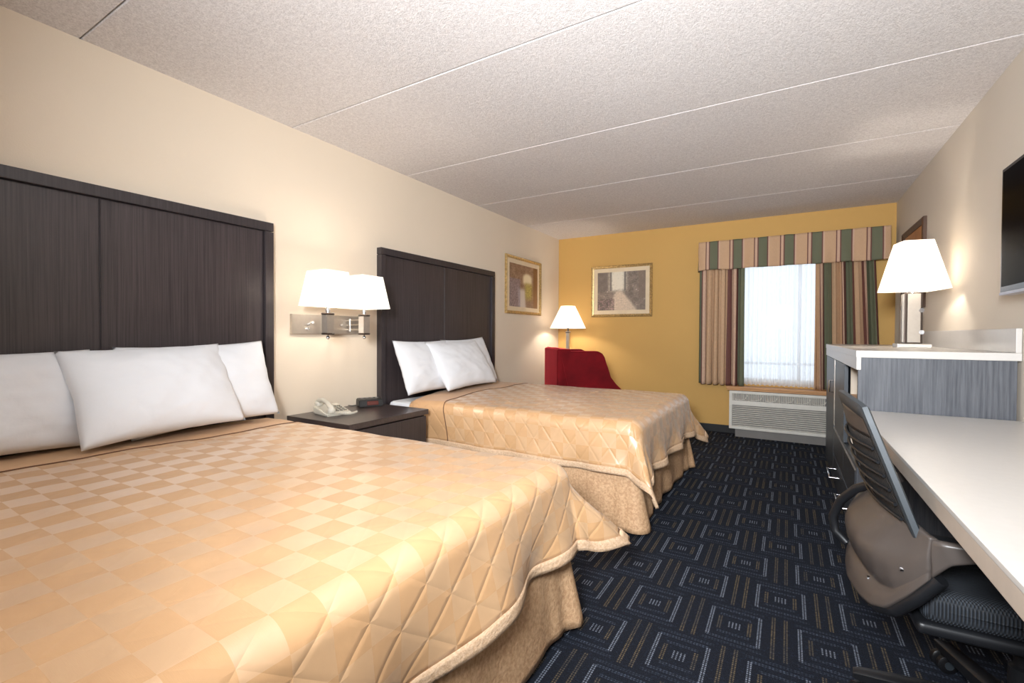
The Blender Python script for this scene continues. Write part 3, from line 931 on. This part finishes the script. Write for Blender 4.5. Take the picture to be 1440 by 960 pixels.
for x in (.405, .45):
    bm = bmesh.new(); tube(bm, [(x, ayf + .006, .445), (x, ayf - .008, .445)], .012, 14)
    obj('knob', bm, M['ac'], t, True)

# ------------------------------------------------------------------ dresser unit (tall) along the right wall
DX = .312
t = thing('dresser', 'grey wood dresser with white stone top beyond the desk', 'dresser', (0, 0, 0))
dy0, dy1, dtop = 2.965, 5.13, 1.05
xr = XR - .002
bm = bmesh.new()
box(bm, DX - .008, xr, dy0 - .008, dy1 + .008, dtop - .036, dtop, .004)
box(bm, DX - .006, DX + .014, dy0 - .006, dy1, dtop - .100, dtop - .034, .003)
obj('countertop', bm, M['stone_white'], t)
obj('backsplash', bx(XR - .022, xr, dy0 - .004, dy1, dtop, dtop + .112, .003), M['stone_white'], t)
obj('side_panel', bx(DX + .002, xr - .012, dy0, dy0 + .028, .0, dtop - .036, .002), M['gray_wood'], t)
obj('side_panel', bx(DX + .002, xr - .012, dy1 - .03, dy1, .0, dtop - .036, .002), M['dark_laminate'], t)
y1, y2, y3 = 3.585, 4.235, 4.30
bm = bmesh.new()
box(bm, DX + .02, xr - .012, dy0 + .03, dy1 - .03, .0, .44)
box(bm, DX + .004, xr - .012, dy0 + .03, y3, .425, .445, .002)
box(bm, DX + .03, xr - .012, y1, dy1 - .03, .445, dtop - .036)
obj('body', bm, M['dark_laminate'], t)
obj('niche_lining', bx(DX + .03, xr - .012, y1 - .012, y1 - .001, .446, dtop - .036), M['niche'], t)
obj('back_panel', bx(xr - .026, xr - .013, dy0 + .03, y1 - .012, .446, dtop - .036), M['niche'], t)
obj('shelf', bx(DX + .03, xr - .03, dy0 + .03, y1 - .013, .742, .762, .002), M['oak'], t)
# doors
d = obj('door', bx(DX - .002, DX + .02, y3 + .01, dy1 - .032, .03, dtop - .104, .002), M['dark_laminate'], t)
bm = bmesh.new(); yh = y3 + .06
tube(bm, [(DX, yh, .69), (DX - .028, yh, .69), (DX - .028, yh, .78), (DX, yh, .78)], .006, 8); obj('handle', bm, M['chrome'], d, True)
d = obj('door', bx(DX - .002, DX + .02, y1 + .004, y3 - .06, .45, dtop - .104, .002), M['dark_laminate'], t)
bm = bmesh.new(); box(bm, DX - .004, DX + .018, y3 - .055, y3 + .005, .45, dtop - .104, .001, 1); obj('edge_strip', bm, M['nickel'], t)
for ya, yb_ in ((dy0 + .034, y1 - .004), (y1 + .004, y3 - .004)):
    for z0, z1 in ((.035, .225), (.235, .42)):
        d = obj('drawer', bx(DX - .002, DX + .02, ya, yb_, z0, z1, .002), M['dark_laminate'], t)
        if z0 < .1:
            yc = (ya + yb_) / 2; zz = .16
            bm = bmesh.new()
            tube(bm, [(DX, yc - .13, zz), (DX - .055, yc - .13, zz), (DX - .055, yc + .13, zz), (DX, yc + .13, zz)], .0065, 8)
            obj('handle', bm, M['chrome'], d, True)
bm = bmesh.new(); box(bm, DX - .004, DX + .004, dy0 + .03, y3, .4215, .4255); obj('edge_strip', bm, M['nickel'], t)

# ------------------------------------------------------------------ desk
t = thing('desk', 'long white topped desk along the right wall in front of the dresser', 'desk', (0, 0, 0))
ky0, ky1, kz = .72, dy0 - .012, .745
obj('desk_top', bx(DX, xr, ky0, ky1, kz - .012, kz, .002), M['stone_white'], t)
obj('top_edge', bx(DX + .001, xr, ky0 + .001, ky1, kz - .054, kz - .0125, .002), M['stone_edge'], t)
obj('side_panel', bx(DX + .03, xr - .014, ky0 + .02, ky0 + .05, 0, kz - .055, .002), M['gray_wood'], t)
obj('side_panel', bx(DX + .03, xr - .014, ky1 - .05, ky1 - .02, 0, kz - .055, .002), M['gray_wood'], t)
obj('modesty_panel', bx(xr - .07, xr - .05, ky0 + .051, ky1 - .051, .25, kz - .055, .002), M['dark_laminate'], t)

# ------------------------------------------------------------------ dresser lamp
t = thing('table_lamp', 'nickel table lamp with white tapered shade on the dresser', 'table lamp', (.695, 3.93, dtop))
bm = bmesh.new(); box(bm, -.085, .085, -.085, .085, 0, .026, .004); obj('base', bm, M['nickel'], t)
bm = bmesh.new(); box(bm, -.046, .046, -.040, .040, .028, .352, .003); obj('column', bm, M['bronze'], t)
bm = bmesh.new(); box(bm, -.030, .034, -.047, -.0395, .034, .348, .002); obj('inlay', bm, M['column_face'], t)
bm = bmesh.new(); box(bm, -.0535, -.045, -.030, .030, .034, .348, .002); obj('inlay', bm, M['column_face'], t)
for z in (.10, .24):
    bm = bmesh.new(); tube(bm, [(.036, -.040, z), (.036, -.060, z)], .007, 12); tube(bm, [(.036, -.058, z), (.036, -.066, z)], .014, 14)
    obj('switch', bm, M['chrome'], t, True)
bm = bmesh.new(); lathe(bm, [(0, .353), (.03, .353), (.03, .366), (.014, .37), (.014, .45), (0, .45)], 20); obj('socket', bm, M['chrome'], t, True)
bm = bmesh.new(); square_shade(bm, (0, 0, .372), .285, .155, .315)
bmesh.ops.rotate(bm, verts=bm.verts, cent=(0, 0, 0), matrix=Matrix.Rotation(math.radians(12), 3, 'Z'))
o = obj('lamp_shade', bm, M['shade_cool'], t)
bm = bmesh.new(); tube(bm, [(0, 0, .44), (0, 0, .682)], .004, 8); tube(bm, [(-.07, -.014, .677), (.07, .014, .677)], .003, 6)
obj('shade_carrier', bm, M['nickel'], o)

# ------------------------------------------------------------------ television
t = thing('television', 'black flat television mounted on the right wall above the desk', 'television', (XR, 2.47, 1.60))
# local: screen faces -x
bm = bmesh.new(); box(bm, -.082, -.040, -.475, .475, -.277, .277, .004); obj('case', bm, M['tv_bezel'], t)
bm = bmesh.new(); box(bm, -.0835, -.0815, -.458, .458, -.252, .262); obj('screen', bm, M['tv_screen'], t)
bm = bmesh.new(); box(bm, -.086, -.042, -.470, .470, -.290, -.2775, .002); box(bm, -.080, -.044, .4755, .481, -.277, .25, .001, 1); obj('trim', bm, M['silver_edge'], t)
bm = bmesh.new(); box(bm, -.041, -.003, -.20, .20, -.14, .14, .004); obj('bracket', bm, M['black_plastic'], t)

# ------------------------------------------------------------------ office chair
t = thing('office_chair', 'dark mesh backed office chair pushed in at the desk', 'office chair', (.50, 1.75, 0), math.radians(2.5))
ox = .50
def back_pt(u, w):
    """u in -1..1 across, w in 0..1 from bottom to top; back surface"""
    hw = .25 - .055 * w ** 1.2
    z = .585 + .335 * w
    return Vector((-.215 - .113 * w - .035 * (1 - u * u) * (.4 + .6 * sin(pi * min(1, w * .9 + .1))), u * hw, z))
# frame loop
loop = []
for k in range(21): loop.append(back_pt(-1, k / 20))
for k in range(1, 16): loop.append(back_pt(-1 + 2 * k / 16, 1) + Vector((0, 0, .010 * sin(pi * k / 16))))
for k in range(21): loop.append(back_pt(1, 1 - k / 20))
for k in range(1, 16): loop.append(back_pt(1 - 2 * k / 16, 0))
bm = bmesh.new()
n = len(loop); cen = Vector((-.30, 0, .74))
rings = []
for i, p in enumerate(loop):
    tn = (loop[(i + 1) % n] - loop[i - 1]).normalized()
    nr = Vector((-1, 0, -.25)).normalized(); nr = (nr - tn * nr.dot(tn)).normalized(); sd = tn.cross(nr)
    a, b_ = .021, .010
    rings.append([bm.verts.new(p + sd * (a * sx) + nr * (b_ * sy)) for sx, sy in ((-1, -.6), (-.6, -1), (.6, -1), (1, -.6), (1, .6), (.6, 1), (-.6, 1), (-1, .6))])
for i in range(n):
    A, B = rings[i], rings[(i + 1) % n]
    for k in range(8): bm.faces.new((A[k], A[(k + 1) % 8], B[(k + 1) % 8], B[k]))
obj('back_frame', bm, M['chair_frame'], t, True)
bm = bmesh.new(); grid(bm, 24, 6, lambda i, j: back_pt((-1 + i / 12) * .95, .80 + .18 * j / 6) + Vector((-.006, 0, 0)))
o = obj('top_rail', bm, M['chair_shell'], t, 'all'); md = o.modifiers.new('thick', 'SOLIDIFY'); md.thickness = .010
bm = bmesh.new(); grid(bm, 24, 24, lambda i, j: back_pt((-1 + i / 12) * .95, .03 + .76 * j / 24) + Vector((-.004, 0, 0)))
o = obj('back_mesh', bm, M['back_mesh'], t, 'all'); md = o.modifiers.new('thick', 'SOLIDIFY'); md.thickness = .005
for k in range(7):
    w = .12 + .10 * k
    bm = bmesh.new(); tube(bm, [back_pt((-1 + i / 8) * .93, w) + Vector((-.012, 0, 0)) for i in range(17)], .0045, 6)
    obj('back_rib', bm, M['chair_black'], t, True)
# lower shell: lumbar bulge that sweeps under the seat and out into two arms
SH = [(0, .245, .172, .665, .385, .042), (.10, .249, .180, .664, .388, .040), (.18, .260, .194, .661, .400, .030), (.235, .274, .216, .655, .425, .016),
      (.275, .282, .250, .650, .485, .006), (.30, .290, .286, .648, .550, .002), (.318, .300, .318, .650, .600, 0), (.328, .36, .368, .652, .622, 0), (.328, .47, .47, .655, .628, 0), (.322, .585, .585, .655, .630, 0)]
def shell_pt(a, w, sg):
    a = max(0., min(len(SH) - 1.0001, a)); i = int(a); f = a - i
    p0, p1, p2, p3 = SH[max(i - 1, 0)], SH[i], SH[i + 1], SH[min(i + 2, len(SH) - 1)]
    y, xt, xb, zt, zb, b = [q1 + (q2 - q1) * f for q1, q2 in zip(p1, p2)]
    bul = b * math.exp(-((w - .42) / .22) ** 2)
    ntc = .020 * (b / .042) * math.exp(-((w - .76) / .07) ** 2)
    return Vector((xt + (xb - xt) * w - bul + ntc - .50, sg * y, zt + (zb - zt) * w))
def sub(o, th, off=0):
    md = o.modifiers.new('thick', 'SOLIDIFY'); md.thickness = th; md.offset = off
    md = o.modifiers.new('sub', 'SUBSURF'); md.levels = 1; md.render_levels = 1
bm = bmesh.new(); grid(bm, 44, 30, lambda i, j: shell_pt(abs(-5 + 10 * i / 44), j / 30, -1 if i < 22 else 1))
sub(obj('lumbar_shell', bm, M['chair_shell'], t, 'all'), .020)
for sg in (-1, 1):
    bm = bmesh.new(); grid(bm, 24, 6, lambda i, j: shell_pt(5 + 4 * i / 24, j / 6, sg))
    sub(obj('arm', bm, M['chair_shell'], t, 'all'), .024)
    bm = bmesh.new(); tube(bm, [shell_pt(.5 + 4.5 * k / 30, 1.0, sg) + Vector((.016, 0, .004)) for k in range(31)], .017, 10)
    obj('bumper', bm, M['chair_black'], t, True)
bm = bmesh.new()
tube(bm, [Vector((.250 - .50, .06, .675)), Vector((.205 - .50, .14, .625)), Vector((.170 - .50, .19, .565)), Vector((.152 - .50, .215, .50)), Vector((.158 - .50, .215, .45)), Vector((.19 - .50, .20, .42))], .014, 10)
obj('cable_loop', bm, M['chair_black'], t, True)
for a, w, sg in ((1.2, .80, -1), (3.6, .56, -1)):
    p = shell_pt(a, w, sg); bm = bmesh.new(); tube(bm, [p + Vector((.004, 0, 0)), p + Vector((-.014, 0, 0))], .007, 12)
    obj('screw', bm, M['chrome'], t, True)
# seat
bm = bmesh.new(); box(bm, -.215, .255, -.235, .235, .412, .492, .038, 6)
for v in bm.verts:
    if v.co.z > .45:
        v.co.z += .014 * (1 - (v.co.y / .24) ** 2) * (1 - (v.co.x / .27) ** 2) - .02 * sstep(.12, .27, v.co.x)
obj('seat', bm, M['seat_mesh'], t, 'all')
bm = bmesh.new(); box(bm, -.225, .235, -.242, .242, .385, .415, .014, 3); obj('seat_pan', bm, M['chair_black'], t, True)
bm = bmesh.new(); box(bm, -.10, .10, -.07, .07, .33, .386, .01); tube(bm, [(.02, -.06, .355), (.02, -.22, .352), (.02, -.27, .345)], [.006, .006, .010], 8); obj('mechanism', bm, M['chair_black'], t, True)
bm = bmesh.new(); lathe(bm, [(0, .10), (.028, .10), (.028, .24), (.018, .245), (.018, .335), (0, .335)], 20, (.05, 0, 0)); obj('gas_lift', bm, M['chair_black'], t, True)
bm = bmesh.new(); lathe(bm, [(0, .075), (.045, .075), (.05, .10), (.04, .145), (0, .145)], 24, (.05, 0, 0)); obj('hub', bm, M['chair_black'], t, True)
for k in range(5):
    a = math.radians(174 + 72 * k)
    d = Vector((cos(a), sin(a), 0)); sd = Vector((-sin(a), cos(a), 0))
    bm = bmesh.new()
    sec = []
    for r, zt, h, w in ((.035, .135, .045, .030), (.12, .122, .042, .028), (.25, .104, .034, .024), (.325, .092, .026, .020), (.34, .086, .018, .016)):
        sec.append([bm.verts.new(Vector((.05, 0, 0)) + d * (r * 1.07) + sd * (w * sx) + Vector((0, 0, zt - h * sy))) for sx, sy in ((-1, .15), (-.75, 0), (.75, 0), (1, .15), (.85, 1), (-.85, 1))])
    for A, B in zip(sec, sec[1:]):
        for q in range(6): bm.faces.new((A[q], A[(q + 1) % 6], B[(q + 1) % 6], B[q]))
    bm.faces.new(sec[0]); bm.faces.new(list(reversed(sec[-1])))
    lg = obj('base_leg', bm, M['chair_black'], t, True)
    bm = bmesh.new()
    c = d * .337 + Vector((.05, 0, .030)); ca = math.radians(40 + 61 * k); e = Vector((cos(ca), sin(ca), 0))
    for sg in (-1, 1):
        tube(bm, [c + e * (sg * .006), c + e * (sg * .010), c + e * (sg * .024), c + e * (sg * .028)], [.024, .029, .029, .022], 20)
    tube(bm, [c + Vector((0, 0, .0)), c + Vector((0, 0, .045))], .008, 8)
    cs = obj('caster', bm, M['black_plastic'], t, True)
    for sg in (-1, 1):
        bm = bmesh.new(); tube(bm, [c + e * (sg * .0275), c + e * (sg * .030)], .013, 16)
        obj('wheel_cap', bm, M['chair_frame'], cs, True)

# ------------------------------------------------------------------ added ceiling light, unseen fill behind the camera
t = thing('added_ceiling_light', 'round ceiling light added as fill, out of view behind the camera', 'ceiling light', (-.9, -.55, ZC))
bm = bmesh.new(); lathe(bm, [(0, 0), (.20, 0), (.20, -.02), (.17, -.028), (0, -.028)], 40); obj('canopy', bm, M['white_trim'], t, True)
bm = bmesh.new(); lathe(bm, [(.175, -.028), (.17, -.06), (.13, -.095), (.06, -.115), (0, -.12)], 40); obj('dome', bm, M['dome'], t, 'all')

# ------------------------------------------------------------------ added fill light (behind the camera) in a made-up uplighter, aimed at the ceiling
FILL_POS = Vector((-.15, -.45, 1.55)); FILL_DIR = (Vector((-.8, 4.2, 2.40)) - FILL_POS).normalized()
t = thing('added_fill_lamp', 'added fill light with a tilted white bowl on a stand, unseen behind the camera', 'floor lamp', (FILL_POS.x, FILL_POS.y - .10, 0))
bm = bmesh.new(); lathe(bm, [(0, 0), (.15, 0), (.155, .008), (.15, .02), (.03, .03), (0, .03)], 36); obj('base', bm, M['nickel'], t, True)
bm = bmesh.new(); tube(bm, [(0, 0, .02), (0, 0, 1.40), (0, -.02, 1.46)], .012, 12); obj('pole', bm, M['nickel'], t, True)
bm = bmesh.new()
lathe(bm, [(0, -.16), (.06, -.155), (.15, -.11), (.215, -.04), (.235, .0), (.228, .0), (.208, -.038), (.145, -.102), (.058, -.146), (0, -.150)], 40)
bmesh.ops.transform(bm, matrix=Matrix.Translation(FILL_POS - Vector((FILL_POS.x, FILL_POS.y - .10, 0))) @ FILL_DIR.to_track_quat('Z', 'Y').to_matrix().to_4x4(), verts=bm.verts)
obj('bowl', bm, M['white_trim'], t, True)

# ------------------------------------------------------------------ lights
def light(name, kind, loc, power, col=(1, .9, .78), size=.05, **k):
    l = bpy.data.lights.new(name, kind); l.energy = power; l.color = col
    if kind == 'POINT': l.shadow_soft_size = size
    if kind == 'AREA': l.shape = 'DISK'; l.size = size
    o = bpy.data.objects.new(name, l); COL.objects.link(o); o.location = loc
    for a, v in k.items(): setattr(l, a, v)
    return o
WARM = (1, .91, .80)
light('wall_lamp_bulb', 'POINT', (-2.45, 1.886, 1.40), 4, WARM, .03)
light('wall_lamp_bulb', 'POINT', (-2.45, 2.172, 1.40), 4, WARM, .03)
light('floor_lamp_bulb', 'POINT', (-2.42, 5.47, 1.34), 9, WARM, .03)
light('table_lamp_bulb', 'POINT', (.695, 3.93, dtop + .52), 6, WARM, .03)
light('ceiling_fill', 'AREA', (-.9, -.55, ZC - .13), 10, (.96, .98, 1), .34)  # fill from the added ceiling light
fl = light('added_fill_light', 'AREA', FILL_POS - FILL_DIR * .004, 80, (.91, .955, 1.0), .45, spread=math.radians(124))  # added fill, thrown forward along the ceiling from behind the camera
fl.rotation_euler = (Vector((-.8, 4.2, 2.40)) - fl.location).to_track_quat('-Z', 'Y').to_euler()
pr = bpy.data.lights.new('daylight', 'AREA'); pr.shape = 'RECTANGLE'; pr.size = WX1 - WX0; pr.size_y = WZ1 - WZ0
pr.cycles.is_portal = True
po = bpy.data.objects.new('daylight', pr); COL.objects.link(po); po.location = ((WX0 + WX1) / 2, YF + .12, (WZ0 + WZ1) / 2); po.rotation_euler = (math.radians(-90), 0, 0)

w = bpy.data.worlds.new('sky'); SC.world = w; w.use_nodes = True
bg = w.node_tree.nodes['Background']; bg.inputs[0].default_value = (.82, .91, 1.0, 1); bg.inputs[1].default_value = 1.15

# ------------------------------------------------------------------ camera
f_, th, pit, roll, cz = 651.72, .5366, -.0151, .0046, 1.1238
Rv = Vector((cos(th), sin(th), 0)); Fv = Vector((-sin(th) * cos(pit), cos(th) * cos(pit), sin(pit))); Uv = Vector((sin(th) * sin(pit), -cos(th) * sin(pit), cos(pit)))
cr_ = Rv * cos(roll) + Uv * sin(roll); cu_ = -Rv * sin(roll) + Uv * cos(roll)
cd = bpy.data.cameras.new('camera'); cam = bpy.data.objects.new('camera', cd); COL.objects.link(cam)
cd.sensor_fit = 'HORIZONTAL'; cd.sensor_width = 36; cd.lens = f_ / 1440 * 36; cd.clip_start = .02
Mx = Matrix((cr_, cu_, -Fv)).transposed().to_4x4(); Mx.translation = Vector((0, 0, cz)); cam.matrix_world = Mx
SC.camera = cam
vs = SC.view_settings
vs.view_transform = 'Standard'; vs.look = 'None'; vs.exposure = 0.46; vs.gamma = 1.0; vs.use_curve_mapping = False
SC.cycles.use_denoising = True
